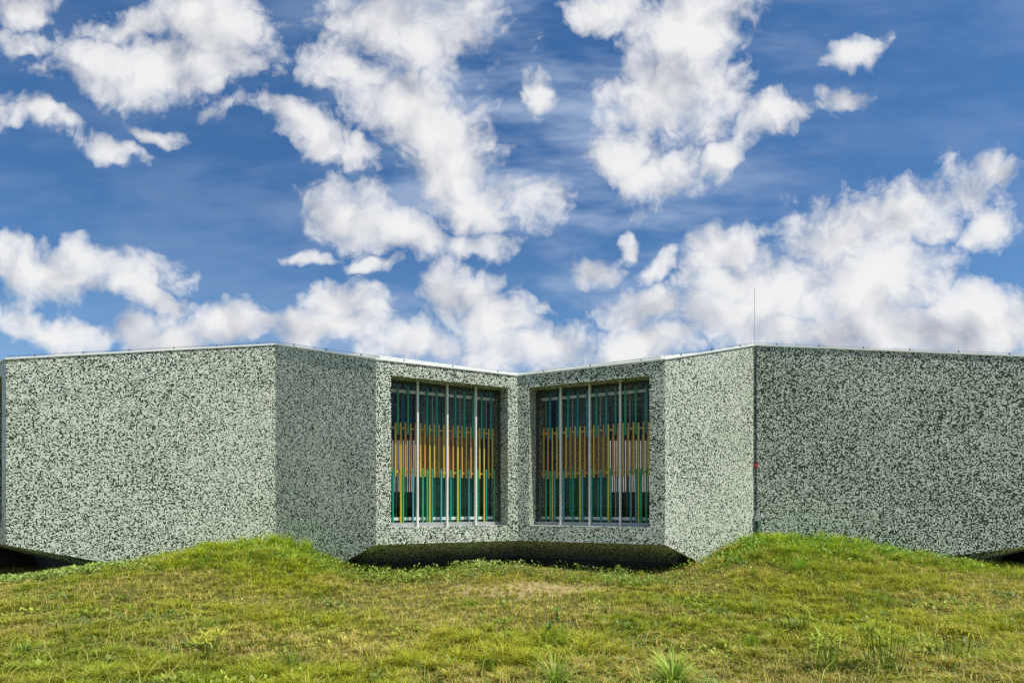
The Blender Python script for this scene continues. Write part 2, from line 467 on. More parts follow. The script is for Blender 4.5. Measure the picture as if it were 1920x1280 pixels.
# back of the building with two openings to the court behind
YB = 19.0
XL, XR = CL.x, CR.x
def yz(x0, x1, z0, z1, y, name, mat):
    return add_obj(name, [B((x0, y, z0)), B((x1, y, z0)), B((x1, y + 0.0, z1)), B((x0, y, z1))], [(0, 1, 2, 3)], mat, building)
def bbox(name, x0, x1, y0, y1, z0, z1, mat, parent=building):
    q = [B((x, y, z)) for z in (z0, z1) for x, y in ((x0, y0), (x1, y0), (x1, y1), (x0, y1))]
    return add_obj(name, q, BOXF, mat, parent)
OP = [(-4.7, -3.15, 0.45, 2.3), (3.15, 4.75, 0.45, 2.3)]
xs = [XL, OP[0][0], OP[0][1], OP[1][0], OP[1][1], XR]
for i in range(5):
    x0, x1 = xs[i], xs[i + 1]
    if i in (1, 3):
        z0, z1 = OP[i // 2][2], OP[i // 2][3]
        bbox('back_wall', x0, x1, YB, YB + 0.25, DEEP, z0, M['iwall'])
        bbox('back_wall', x0, x1, YB, YB + 0.25, z1, TOPZ, M['iwall'])
        bbox('lintel', x0 + .003, x1 - .003, YB - 0.06, YB + 0.2, z1 - 0.12, z1 - 0.003, M['iorange'])
        n = 22
        for j in range(n):
            x = x0 + (j + 0.5) * (x1 - x0) / n
            bbox('court_slat', x - 0.016, x + 0.016, YB + 0.05, YB + 0.1, z0 + 0.002, z1 - 0.13, M['s_orange' if j % 3 else 's_ochre'])
    else:
        bbox('back_wall', x0, x1, YB, YB + 0.25, DEEP, TOPZ, M['iwall'])
bbox('court_wall', -9, 9, 25.0, 25.3, DEEP, 3.0, M['court'])
bbox('side_wall', XL - 0.25, XL, CL.y, YB + 0.25, DEEP, TOPZ, M['tile'])
bbox('side_wall', XR, XR + 0.25, CR.y, YB + 0.25, DEEP, TOPZ, M['tile'])
FLZ = WZ0 - 0.02; CEZ = WZ1 + 0.02
# slabs follow the plan
ins = 0.02
plan = [CL, L0, P1, P2, C, P3, P4, RE, CR, Vector((XR, YB)), Vector((XL, YB))]
def slab(name, z, mat, pl):
    return add_obj(name, [B(w3(p, z)) for p in pl], [tuple(range(len(pl)))], mat, building)
def inset(pl, d):
    c_ = Vector((0, 15.5))
    res = []
    for p in pl:
        v = p - c_
        res.append(c_ + v * (1 - d / v.length))
    return res
fp = [f_cl.a + Vector((.9, .9)), f_cl.b + Vector((0.3, 1.1)), P1 + Vector((0, 1.2)), P2 + f_wl.n_in * REV, C + Vector((0, REV / f_wl.n_in.y)), P3 + f_wr.n_in * REV, P4 + Vector((0, 1.2)), RE + Vector((-.3, 1.1)), CR + Vector((-.9, .9)), Vector((XR, YB)), Vector((XL, YB))]
slab('floor_slab', FLZ, M['soil_floor'], fp)
slab('ceiling_slab', CEZ, M['ceiling'], fp)
rz_ = [T, T, TP1, T, T, T, TP4, T, T, T, T]
add_obj('roof', [B((0.0, 16.4, T + 0.35))] + [B(w3(p, z - 0.01)) for p, z in zip(plan, rz_)], [(0, i + 1, (i + 1) % 11 + 1) for i in range(11)], M['roof'], building)
# room dividers and coloured inner walls
bbox('partition', C.x - 0.08, C.x + 0.08, C.y + 1.15, YB, FLZ, CEZ, M['iwall'])
for sx in (-1, 1):
    x = sx * 6.4
    bbox('partition', x - 0.08, x + 0.08, 14.5, YB, FLZ, CEZ, M['iwall'])
for k_, (x0, x1, z0, z1, mt) in enumerate([
        (-3.05, -1.9, 0.5, 1.95, 'iorange'), (-1.8, -0.9, 0.5, 1.95, 'iochre'), (-0.85, -0.15, 0.5, 1.95, 'iorange'),
        (0.3, 1.2, 0.5, 1.95, 'iochre'), (1.25, 2.1, 0.5, 1.95, 'iorange'), (2.15, 3.05, 0.5, 1.95, 'iochre'),
        (-4.8, -2.4, FLZ, 0.4, 'igreen'), (-2.35, -0.15, FLZ, 0.45, 'igreen'), (0.3, 2.3, FLZ, 0.45, 'igreen'), (2.35, 4.9, FLZ, 0.4, 'igreen')]):
    bbox('interior_panel', x0, x1, YB - 0.09, YB - 0.03, z0 + 0.01, z1, M[mt])
for sx in (-1, 1):
    for j in range(4):
        y = 14.4 + j * 0.75
        x0, x1 = (-5.0, -3.0) if sx < 0 else (2.2, 5.0)
        bbox('ceiling_lamp', x0, x1, y, y + 0.14, CEZ - 0.11, CEZ - 0.03, M['white'])

# ------------------------------------------------------------------ windows: mullions, panes, rails and coloured slats
def tube_mesh(name, mat, r=0.5, n=8):
    bm = bmesh.new()
    a = [bm.verts.new((r * math.cos(2 * math.pi * i / n), r * math.sin(2 * math.pi * i / n), 0)) for i in range(n)]
    b = [bm.verts.new((v.co.x, v.co.y, 1)) for v in a]
    for i in range(n):
        f = bm.faces.new((a[i], a[(i + 1) % n], b[(i + 1) % n], b[i])); f.smooth = True
    bm.faces.new(a[::-1]); bm.faces.new(b)
    me = bpy.data.meshes.new(name); bm.to_mesh(me); bm.free()
    me.materials.append(mat)
    return me
SL = {kx: tube_mesh('slat', M['s_' + kx]) for kx in SLAT}

def make_window(fr, s0, s1, mull, flip, label):
    frame = fbox('window', fr, s0 + 0.002, s1 - 0.002, 0.36, 0.92, WZ0 + 0.002, WZ0 + 0.075, M['alu'], building)
    frame['label'] = label
    head = fbox('head_frame', fr, s0 + 0.002, s1 - 0.002, 0.42, 0.50, WZ1 - 0.07, WZ1 - 0.002, M['dark'], frame)
    ms = [fr.s_at(x, 0.3) for x in mull]
    for s in ms:
        fbox('mullion', fr, s - 0.0175, s + 0.0175, 0.27, 0.36, WZ0 + 0.001, WZ1 - 0.001, M['white'], frame)
    ed = [s0] + ms + [s1]
    for a, b in zip(ed[:-1], ed[1:]):
        add_obj('pane', [fr(a + 0.02, 0.38, WZ0 + 0.08), fr(b - 0.02, 0.38, WZ0 + 0.08), fr(b - 0.02, 0.38, WZ1 - 0.004), fr(a + 0.02, 0.38, WZ1 - 0.004)], [(0, 1, 2, 3)], M['glass'], frame)
    for sa in (s0 + 0.004, s1 - 0.054):
        fbox('side_frame', fr, sa, sa + 0.05, 0.40, 0.47, WZ0 + 0.08, WZ1 - 0.08, M['dark'], frame)
    xr = 760 if not flip else 1190
    def zz(y, d): return fr.z_at(xr, y, d)
    # rails
    DF, DBK = 0.56, 0.70
    rz = [zz(734, .63), zz(803, .63), zz(884, .63), zz(972, .63)]
    for i, z in enumerate(rz):
        hgt = 0.034 if i in (0, 3) else 0.022
        fbox('rail', fr, s0 + 0.06, s1 - 0.06, 0.605, 0.645, z - hgt, z + hgt, M['white'] if i in (0, 3) else M['s_ochre'], frame)
    # added coloured panels behind the slats, so the dim room looks less black
    pa, pb_ = (fr.s_at(778, 1.5), s1 - 0.05) if not flip else (s0 + 0.05, fr.s_at(1142, 1.5))
    npn = 5
    for i in range(npn):
        a_ = pa + (pb_ - pa) * i / npn; b_ = pa + (pb_ - pa) * (i + 1) / npn
        fbox('fill_panel', fr, a_ + .012, b_ - .012, 1.50, 1.53, zz(893, 1.5), zz(800, 1.5), M[('iorange', 'iochre', 'iorange', 'iorange', 'iochre')[i]], frame)
        fbox('fill_panel', fr, a_ + .012, b_ - .012, 1.54, 1.57, zz(800, 1.5) + .004, zz(738, 1.5), M['igrey'], frame)  # upper row added to lighten the dark interior behind the top glass
        fbox('fill_panel', fr, a_ + .012, b_ - .012, 1.52, 1.55, WZ0 + .02, zz(893, 1.5) - .004, M['igreen'], frame)
    def slat(kind, s, d, z0, z1, dia):
        o_ = bpy.data.objects.new('slat', SL[kind]); COL.objects.link(o_)
        o_.parent = frame
        o_.location = fr(s, d, z0); o_.scale = (dia, dia, z1 - z0)
    W = s1 - s0 - 0.16
    n = 23
    rnd = random.Random(5 if flip else 3)
    for i in range(n):
        s = s0 + 0.08 + W * (i + 0.5) / n + rnd.uniform(-.006, .006)
        sh = s + W / n * 0.5
        # middle row
        kx = rnd.choice(['orange', 'ochre', 'orange', 'brown', 'ochre'])
        longy = (i % 6 == 2)
        zt = zz(792, DF) + rnd.uniform(-.012, .012)
        if longy:
            slat(rnd.choice(['ochre', 'yellow']), s, DF, WZ0 + 0.078, zt, 0.042)
        else:
            slat(kx, s, DF, zz(893, DF) + rnd.uniform(-.01, .01), zt, 0.042)
        slat(rnd.choice(['orange', 'brown', 'ochre']), sh, DBK, zz(890, DBK), zz(800, DBK), 0.036)
        # upper row
        slat(rnd.choice(['teal', 'bluegreen', 'teal', 'green']) if i % 2 else 'darkgreen', sh + rnd.uniform(-.01, .01), DF if i % 2 else DBK, zz(814, DF), WZ1 - 0.006, 0.05)
        if i % 3 == 0:
            slat(rnd.choice(['grey', 'bluegreen', 'lime']), s, DBK, zz(812, DBK), WZ1 - 0.006, 0.032)
        # lower row
        if i % 2 == 0 or rnd.random() < .25:
            slat(rnd.choice(['green', 'green', 'teal', 'sky', 'teal']), sh, DF, WZ0 + 0.078, zz(877, DF) + rnd.uniform(-.02, .02), 0.044)
        else:
            slat(rnd.choice(['darkgreen', 'teal', 'darkgreen']), sh, DBK, WZ0 + 0.078, zz(884, DBK), 0.04)
        if rnd.random() < 0.35:
            slat(rnd.choice(['darkgreen', 'grey', 'darkgreen']), s + 0.01, DBK, WZ0 + 0.078, zz(884, DBK), 0.034)
    return frame
make_window(f_wl, wl0, wl1, (783, 838.6, 892), False, 'recessed window with coloured slats, left of the inner corner')
make_window(f_wr, wr0, wr1, (1051.4, 1105.7, 1163), True, 'recessed window with coloured slats, right of the inner corner')
# the outer windows beyond the picture's edges: glass and dark frame only
for fr in (f_cl, f_cr):
    fm = fbox('window', fr, 0.332, fr.L - 0.332, 0.36, 0.92, WZ0 + 0.002, WZ0 + 0.075, M['alu'], building)
    add_obj('pane', [fr(0.34, 0.38, WZ0 + 0.08), fr(fr.L - 0.34, 0.38, WZ0 + 0.08), fr(fr.L - 0.34, 0.38, WZ1 - 0.004), fr(0.34, 0.38, WZ1 - 0.004)], [(0, 1, 2, 3)], M['glass'], fm)
    for i in range(20):
        o_ = bpy.data.objects.new('slat', SL['orange' if i % 2 else 'teal']); COL.objects.link(o_); o_.parent = fm
        o_.location = fr(0.42 + (fr.L - 0.84) * i / 19, 0.56, WZ0 + 0.078); o_.scale = (.042, .042, WZ1 - WZ0 - 0.09)

# ------------------------------------------------------------------ coping, lightning wire and its holders
def sweep(name, path, prof, mat, parent):
    """profile (d inwards, z) swept along plan corners, mitred"""
    nrm = []
    for i in range(len(path)):
        def nin(a, b):
            t = (b - a).normalized(); return Vector((-t.y, t.x))
        if i == 0: nn = nin(path[0], path[1]); sc_ = 1
        elif i == len(path) - 1: nn = nin(path[-2], path[-1]); sc_ = 1
        else:
            n1, n2 = nin(path[i - 1], path[i]), nin(path[i], path[i + 1])
            nn = (n1 + n2).normalized(); sc_ = 1 / max(0.3, nn.dot(n1))
        nrm.append(nn * sc_)
    V_, Fc = [], []
    m_ = len(prof)
    for p, n_, zo in zip(path, nrm, PZ):
        for d, z in prof:
            q = p + n_ * d
            V_.append(B((q.x, q.y, zo + z)))
    for i in range(len(path) - 1):
        for j in range(m_):
            a = i * m_ + j; b = i * m_ + (j + 1) % m_
            Fc.append((a, b, b + m_, a + m_))
    Fc.append(tuple(range(m_ - 1, -1, -1))); Fc.append(tuple(range((len(path) - 1) * m_, len(path) * m_)))
    return add_obj(name, V_, Fc, mat, parent)
path = [CL, L0, P1, P2, C, P3, P4, RE, CR]
PZ = [T, T, TP1, T, T, T, TP4, T, T]
sweep('coping', path, [(-0.018, -0.012), (0.30, -0.012), (0.30, 0.03), (-0.018, 0.022)], M['coping'], building)
# raised inner kerb of the roof, higher above the inner corner
def kerb(pl, hs):
    V_, Fc = [], []
    for p, h in zip(pl, hs):
        for dy, z in ((0.34, T + 0.02), (0.34, h), (0.5, h), (0.5, T + 0.02)):
            V_.append(B((p.x, p.y + dy, z)))
    for i in range(len(pl) - 1):
        for j in range(4):
            a = i * 4 + j; b = i * 4 + (j + 1) % 4
            Fc.append((a, b, b + 4, a + 4))
    return add_obj('roof_kerb', V_, Fc, M['coping'], building)
mid = lambda a, b, q: a + (b - a) * q
kerb([mid(P1, P2, .12), mid(P1, P2, .6), P2, C, P3, mid(P4, P3, .6), mid(P4, P3, .12)], [TP1 + .02, T + .39, T + 0.17, T + 0.14, T + 0.17, T + .39, TP4 + .02])
kerb([mid(L0, P1, .04), mid(L0, P1, .2), mid(L0, P1, .97)], [T + 0.16, T + 0.265, TP1 + .075])
wire_pts = []
def wire(name, pts, r, mat, parent=building, n=5):
    V_, Fc = [], []
    pts = [Vector(p) for p in pts]
    for i, p in enumerate(pts):
        d = (pts[min(i + 1, len(pts) - 1)] - pts[max(i - 1, 0)]).normalized()
        a = d.orthogonal().normalized(); b = d.cross(a)
        if i and (a.dot(pa) < 0): pass
        pa = a
        for j in range(n):
            an = 2 * math.pi * j / n
            V_.append(p + a * (r * math.cos(an)) + b * (r * math.sin(an)))
    for i in range(len(pts) - 1):
        for j in range(n):
            Fc.append((i * n + j, i * n + (j + 1) % n, (i + 1) * n + (j + 1) % n, (i + 1) * n + j))
    Fc.append(tuple(range(n))); Fc.append(tuple(range((len(pts) - 1) * n, len(pts) * n)))
    return add_obj(name, V_, Fc, mat, parent)
for fr, n_, za, zb_ in ((f_l, 6, T, TP1), (f_2, 3, TP1, T), (f_wl, 3, T, T), (f_wr, 3, T, T), (f_3, 3, T, TP4), (f_r, 6, TP4, T)):
    h = 0.075
    wire('conductor_wire', [fr(0, 0.05, za + h), fr(fr.L * .5, 0.05, (za + zb_) / 2 + h - 0.004), fr(fr.L, 0.05, zb_ + h)], 0.0045, M['dark'])
    for i in range(n_):
        q = (i + 0.55) / n_
        s = fr.L * q; zt = za + (zb_ - za) * q
        fbox('wire_holder', fr, s - 0.009, s + 0.009, 0.04, 0.06, zt + 0.024, zt + 0.082, M['dark'], building)
# lightning rod above the right corner
rp = f_r(0.02, 0.10, 0)
rod = wire('lightning_rod', [(rp[0], rp[1], TP4 + 0.02), (rp[0], rp[1], TP4 + 0.6), (rp[0], rp[1], TP4 + 1.38)], 0.0055, M['alu'], building, 6)
rod['label'] = 'thin upright metal lightning rod on the right roof corner'
# conductor down the right corner with its test box, red tag and green cable
zk = lambda y: (HOR - y) / F * 13.45
fbox('down_conductor', f_r, 0.03, 0.058, -0.03, -0.002, zk(966), TP4 - 0.03, M['dark'], building)
bx = fbox('junction_box', f_r, 0.01, 0.15, -0.07, -0.004, zk(976), zk(966), M['alu'], building)
bx['label'] = 'small grey junction box low on the right wall corner'
rt = fbox('clip', f_r, 0.01, 0.085, -0.055, -0.033, zk(876), zk(869), M['red'], building)
rt['label'] = 'small red clip on the dark down conductor'
wire('cable', [f_r(0.09, -0.04, zk(976)), f_r(0.11, -0.06, zk(983)), f_r(0.09, -0.05, zk(990)), f_r(0.12, -0.05, zk(1004)), f_r(0.12, -0.05, zk(1012))], 0.022, M['cable'])
fbox('down_conductor', f_r, 0.02, 0.07, -0.025, -0.002, zk(1012), zk(976) - .002, M['dark'], building)

# ------------------------------------------------------------------ ground
def vnoise(x, y, seed):
    xi = np.floor(x).astype(np.int64); yi = np.floor(y).astype(np.int64)
    xf = x - xi; yf = y - yi
    def h(a, b):
        n = (a * 374761393 + b * 668265263 + seed * 1442695041) & 0x7fffffff
        n = ((n ^ (n >> 13)) * 1274126177) & 0x7fffffff
        return ((n ^ (n >> 16)) & 0xffff) / 65535.0
    u = xf * xf * (3 - 2 * xf); v = yf * yf * (3 - 2 * yf)
    return (h(xi, yi) * (1 - u) + h(xi + 1, yi) * u) * (1 - v) + (h(xi, yi + 1) * (1 - u) + h(xi + 1, yi + 1) * u) * v
def fbm(x, y, seed, o=4):
    r_, a_, t_ = 0, 1.0, 0
    for i in range(o):
        r_ = r_ + a_ * vnoise(x * 2 ** i, y * 2 ** i, seed + i * 17); t_ += a_; a_ *= 0.5
    return r_ / t_
def sstep(a, b, x):
    t_ = np.clip((x - a) / (b - a), 0, 1); return t_ * t_ * (3 - 2 * t_)
def bump(x, y, cx, cy, sl, sr, sf, sb):
    dx = x - cx; dy = y - cy
    sx = np.where(dx < 0, sl, sr); sy = np.where(dy < 0, sf, sb)
    return np.exp(-0.5 * (dx / sx) ** 2 - 0.5 * (dy / sy) ** 2)
def ground_z(x, y):
    x = np.asarray(x, float); y = np.asarray(y, float)
    z = -1.55 + 0.0 * x
    z = z + 0.13 * sstep(9.0, 12.5, y) * np.exp(-0.5 * ((x - 0.3) / 1.3) ** 2)
    z = z + 0.60 * bump(x, y, P1.x, P1.y + .1, 2.6, 1.25, 2.3, 1.5)
    z = z + 0.70 * bump(x, y, P4.x, P4.y + .1, 1.15, 4.3, 2.3, 1.5)
    z = z - 0.16 * bump(x, y, -11.6, 12.0, 2.0, 1.5, 1.2, 2.0) - 0.18 * bump(x, y, 11.6, 12.2, 1.5, 2.0, 1.2, 2.0)
    z = z + 0.10 * (fbm(x * 0.45, y * 0.45, 3) - 0.5) + 0.11 * (fbm(x * 1.7, y * 1.7, 9) - 0.5)
    z = z - 0.12 * sstep(14.0, 17.0, y)
    return z
xs_ = np.concatenate([[-900, -400, -200, -100, -60, -40, -30, -24, -20], np.arange(-18, 18.01, 0.16), [20, 24, 30, 40, 60, 100, 200, 400, 900]])
ys_ = np.concatenate([[-300, -100, -40, -20, -10, -5, -2, 0, 1.5], np.arange(2.5, 16, 0.14), [17, 18, 20, 23, 28, 40, 60, 100, 200, 400, 900, 2500]])
gx, gy = np.meshgrid(xs_, ys_)
gz = ground_z(gx, gy)
nx, ny = len(xs_), len(ys_)
gv = np.stack([gx.ravel(), gy.ravel(), gz.ravel()], 1)
gf = [(j * nx + i, j * nx + i + 1, (j + 1) * nx + i + 1, (j + 1) * nx + i) for j in range(ny - 1) for i in range(nx - 1)]

m, k, o = new_mat('meadow_soil')
t = k.n.new('ShaderNodeTexCoord'); oc = t.outputs['Object']
n1 = k.noise(oc, 0.8, 5, 0.6); n2 = k.noise(oc, 14, 5, 0.65); n3 = k.noise(oc, 60, 3, 0.6)
c = k.mix(k.mapr(n1, 0.35, 0.65), (0.085, 0.095, 0.018), (0.15, 0.135, 0.04))
c = k.mix(k.mapr(n2, 0.4, 0.7), c, (0.05, 0.055, 0.016))
c = k.mix(k.mapr(n3, 0.5, 0.78, 0, 0.5), c, (0.20, 0.16, 0.07))
pm = k.mapping(k.vm('ADD', oc, k.vm('SCALE', k.vm('SUBTRACT', k.noise(oc, 2.2, 4, 0.6, color=True), (0.5, 0.5, 0.5)), scale=1.2)), (0.4, 10.2, -1.45), (0, 0, 0), (2.0, 1.0, 3.0), 'TEXTURE')
gd = k.n.new('ShaderNodeTexGradient'); gd.gradient_type = 'SPHERICAL'; k.l.new(pm, gd.inputs[0])
c = k.mix(k.math('MULTIPLY', k.mapr(gd.outputs[1], 0.0, 0.6, 0, 0.9), k.mapr(n2, 0.3, 0.6, 0.35, 1.0)), c, (0.40, 0.31, 0.17))
bp = k.n.new('ShaderNodeBump'); bp.inputs['Strength'].default_value = 0.7; bp.inputs['Distance'].default_value = 0.03
k.l.new(k.math('ADD', n2, k.math('MULTIPLY', n3, 0.5)), bp.inputs['Height'])
principled(k, o, c, 0.95, 0, 0.1, bp.outputs[0])
M['soil'] = m
ground = add_obj('ground', gv, gf, M['soil'], None, smooth=True)
tag(ground, 'rough grassy meadow ground rising in two low mounds against the building', 'ground', kind='structure')

def at_pixel(px, py):
    """meadow point seen at a photograph pixel"""
    sx, sz = (px - 960) / F, (HOR - py) / F
    for q in np.arange(3.5, 15, 0.01):
        if ground_z(sx * q, q) >= sz * q:
            return (sx * q, float(q), float(ground_z(sx * q, q)))
    return (sx * 11, 11.0, float(ground_z(sx * 11, 11.0)))

front_x = np.array([CL.x, L0.x, P1.x, P2.x, C.x, P3.x, P4.x, RE.x, CR.x])
front_y = np.array([CL.y, L0.y, P1.y, P2.y, C.y, P3.y, P4.y, RE.y, CR.y])
def facade_y(x): return np.interp(x, front_x, front_y)

# ------------------------------------------------------------------ leaf and blade material: colour from each blade's own attribute
def leaf_mat(name, rough=0.5, trans=0.35):
    m, k, o = new_mat(name)
    a = k.n.new('ShaderNodeAttribute'); a.attribute_name = 'tint'
    b = k.n.new('ShaderNodeBsdfPrincipled'); k.l.new(a.outputs[0], b.inputs['Base Color'])
    b.inputs['Roughness'].default_value = rough; b.inputs['Specular IOR Level'].default_value = 0.25
    tl = k.n.new('ShaderNodeBsdfTranslucent')
    k.l.new(k.mix(1.0, a.outputs[0], (1.0, 1.0, 0.6), 'MULTIPLY'), tl.inputs[0])
    x = k.n.new('ShaderNodeMixShader'); x.inputs[0].default_value = trans
    k.l.new(b.outputs[0], x.inputs[1]); k.l.new(tl.outputs[0], x.inputs[2]); k.l.new(x.outputs[0], o.inputs[0])
    return m
M['blade'] = leaf_mat('grass_blades')
M['leaf'] = leaf_mat('weed_leaves', 0.45, 0.3)

def tri_mesh(name, V, Tn, tint, mat):
    me = bpy.data.meshes.new(name)
    nv, nt = len(V), len(Tn)
    me.vertices.add(nv); me.loops.add(nt * 3); me.polygons.add(nt)
    me.vertices.foreach_set('co', V.astype(np.float32).ravel())
    me.loops.foreach_set('vertex_index', Tn.astype(np.int32).ravel())
    me.polygons.foreach_set('loop_start', np.arange(0, nt * 3, 3, dtype=np.int32))
    me.update(calc_edges=True)
    at = me.attributes.new('tint', 'FLOAT_COLOR', 'POINT')
    at.data.foreach_set('color', np.concatenate([tint, np.ones((nv, 1))], 1).astype(np.float32).ravel())
    me.materials.append(mat)
    ob = bpy.data.objects.new(name, me); COL.objects.link(ob)
    return ob

def blades(x, y, z, h, wd, az, lean, curl, tint, name, mat=None):
    """curved blades as five points and three triangles each"""
    n = len(x)
    dx, dy = np.cos(az), np.sin(az)
    px, py = -dy, dx
    tw = rng.uniform(-.6, .6, n)
    px, py = px * np.cos(tw) - py * np.sin(tw), px * np.sin(tw) + py * np.cos(tw)
    hm = h * 0.55
    V = np.zeros((n, 5, 3))
    b = np.stack([x, y, z - 0.01], 1)
    mid_ = np.stack([x + dx * h * lean * 0.45, y + dy * h * lean * 0.45, z + hm], 1)
    tip = np.stack([x + dx * h * (lean + curl), y + dy * h * (lean + curl), z + h * np.clip(1.0 - 0.45 * curl, .2, 1)], 1)
    off = np.stack([px * wd, py * wd, 0 * px], 1) * 0.5
    V[:, 0] = b - off * 0.8; V[:, 1] = b + off * 0.8
    V[:, 2] = mid_ - off; V[:, 3] = mid_ + off; V[:, 4] = tip
    i0 = np.arange(n)[:, None] * 5
    Tn = np.concatenate([i0 + [0, 1, 3], i0 + [0, 3, 2], i0 + [2, 3, 4]], 1).reshape(-1, 3)
    tv = np.repeat(tint[:, None, :], 5, 1).reshape(-1, 3)
    return tri_mesh(name, V.reshape(-1, 3), Tn, tv, mat or M['blade'])

# ------------------------------------------------------------------ the meadow grass
def dry_map(x, y):
    d = fbm(x * 0.6, y * 0.8, 21, 4)
    d = sstep(0.40, 0.62, d) * 0.85
    d = np.maximum(d, np.exp(-0.5 * ((x - 0.7) / 1.1) ** 2 - 0.5 * ((y - 10.4) / 0.6) ** 2) * 1.25)
    d = np.maximum(d, np.exp(-0.5 * ((x - 7.9) / 0.8) ** 2 - 0.5 * ((y - 8.7) / 0.6) ** 2))
    d = np.maximum(d, np.exp(-0.5 * ((x + 7.4) / 0.4) ** 2 - 0.5 * ((y - 11.4) / 0.25) ** 2))
    d = np.maximum(d, np.exp(-0.5 * ((x + 3.1) / 0.6) ** 2 - 0.5 * ((y - 10.9) / 0.4) ** 2) * .8)
    lush = bump(x, y, P1.x + .6, P1.y - .3, 1.7, 1.3, 1.5, 1) + bump(x, y, P4.x + .6, P4.y - .3, 1.1, 3.0, 1.6, 1)
    return np.clip(d - 0.9 * lush, 0, 1), np.clip(lush, 0, 1)
N = 520000
u = rng.random(N)
ya, yb = 3.9, 14.2
Y = (ya ** 0.55 + u * (yb ** 0.55 - ya ** 0.55)) ** (1 / 0.55)
X = rng.uniform(-1, 1, N) * (Y * 0.93 + 1.0)
# clumping: pull blades toward tuft centres
cs = 0.16
jx = np.floor(X / cs); jy = np.floor(Y / cs)
hx = vnoise(jx + .5 * 0, jy, 51); hy = vnoise(jx, jy, 77)
tx = (jx + hx) * cs; ty = (jy + hy) * cs
pull = rng.random(N) * 0.85
X = X + (tx - X) * pull; Y = Y + (ty - Y) * pull
fy = facade_y(X)
keep = (Y < fy + rng.exponential(0.25, N)) | ((Y < fy + 1.1) & (rng.random(N) < 0.12))
dry, lush = dry_map(X, Y)
thin = sstep(0.7, 1.0, dry) * 0.62
keep &= rng.random(N) > thin
X, Y, dry, lush = X[keep], Y[keep], dry[keep], lush[keep]
n = len(X)
tuft = vnoise(np.floor(X / cs), np.floor(Y / cs), 91)
patch = fbm(X * 1.1, Y * 1.1, 33, 4)
H = (0.03 + 0.055 * rng.random(n) + 0.10 * tuft ** 3) * (1.25 - 0.03 * Y) * (0.3 + 1.5 * patch) * (1 + lush * (0.5 + 1.9 * tuft)) * (1 - 0.4 * dry)
wd = (0.0034 + 0.0042 * rng.random(n)) * (1.0 + 0.045 * Y)
g1 = np.array([0.32, 0.365, 0.018]); g2 = np.array([0.16, 0.24, 0.014]); st = np.array([0.52, 0.42, 0.15]); ol = np.array([0.36, 0.34, 0.028])
lu = np.array([0.30, 0.43, 0.02])
mixg = np.clip(0.45 + 2.4 * (fbm(X * 0.7, Y * 0.7, 61) - 0.5) + rng.normal(0, 0.22, n), 0, 1)[:, None]
tint = g2 + (g1 - g2) * mixg
pol = np.clip(0.5 + 1.8 * (patch - 0.5) + rng.normal(0, .25, n), 0, 1)[:, None]
tint = tint + (ol - tint) * pol * 0.7
tint = tint + (lu - tint) * lush[:, None] * 0.75
isd = (rng.random(n) < np.clip(dry * 0.58 + 0.06, 0, 1))[:, None]
tint = np.where(isd, st * (0.65 + 0.5 * rng.random((n, 1))), tint)
tint = tint * (0.65 + 0.7 * rng.random((n, 1))) * (0.85 + 0.5 * tuft[:, None])
grass = blades(X, Y, ground_z(X, Y), H, wd, rng.uniform(0, 2 * math.pi, n), rng.uniform(0.1, 0.85, n), rng.uniform(0.0, 0.9, n), tint, 'grass')
tag(grass, 'yellow-green rough meadow grass with dry straw patches covering the ground', 'grass', kind='stuff')

# rough taller clumps: shaggy on the mounds, here and there in the open meadow
nc = 420
cy_ = rng.uniform(4.3, 12.8, nc); cx_ = rng.uniform(-1, 1, nc) * (cy_ * .93 + .5)
mx_ = rng.normal(P4.x + 1.0, 1.6, 170); my_ = rng.normal(P4.y - 1.3, .8, 170)
lx_ = rng.normal(P1.x + .2, 1.5, 90); ly_ = rng.normal(P1.y - 1.2, .7, 90)
want = (fbm(cx_ * .55, cy_ * .55, 133) > 0.52) & (dry_map(cx_, cy_)[0] < 0.45)
cx_ = np.concatenate([cx_[want], mx_, lx_]); cy_ = np.concatenate([cy_[want], my_, ly_])
okc = cy_ < facade_y(cx_) - 0.05
cx_, cy_ = cx_[okc], cy_[okc]; nc = len(cx_); per = 70
hc = np.repeat(rng.uniform(.09, .24, nc), per); sp = np.repeat(rng.uniform(.03, .11, nc), per)
ct = np.array([[.30, .35, .02], [.17, .27, .015], [.40, .40, .04], [.24, .37, .02]])[rng.integers(0, 4, nc)]
Xc = np.repeat(cx_, per) + rng.normal(0, 1, nc * per) * sp; Yc = np.repeat(cy_, per) + rng.normal(0, 1, nc * per) * sp
okb = Yc < facade_y(Xc)
tc_ = np.repeat(ct, per, 0) * (.6 + .75 * rng.random((nc * per, 1)))
Xc, Yc, hc, tc_ = Xc[okb], Yc[okb], hc[okb], tc_[okb]; nb = len(Xc)
clumps = blades(Xc, Yc, ground_z(Xc, Yc), hc * rng.uniform(.5, 1.2, nb), rng.uniform(.004, .009, nb), rng.uniform(0, 6.28, nb), rng.uniform(.05, .7, nb), rng.uniform(0, .9, nb), tc_, 'grass_clumps')
tag(clumps, 'shaggy taller grass clumps on the mounds and through the meadow', 'grass', kind='stuff')

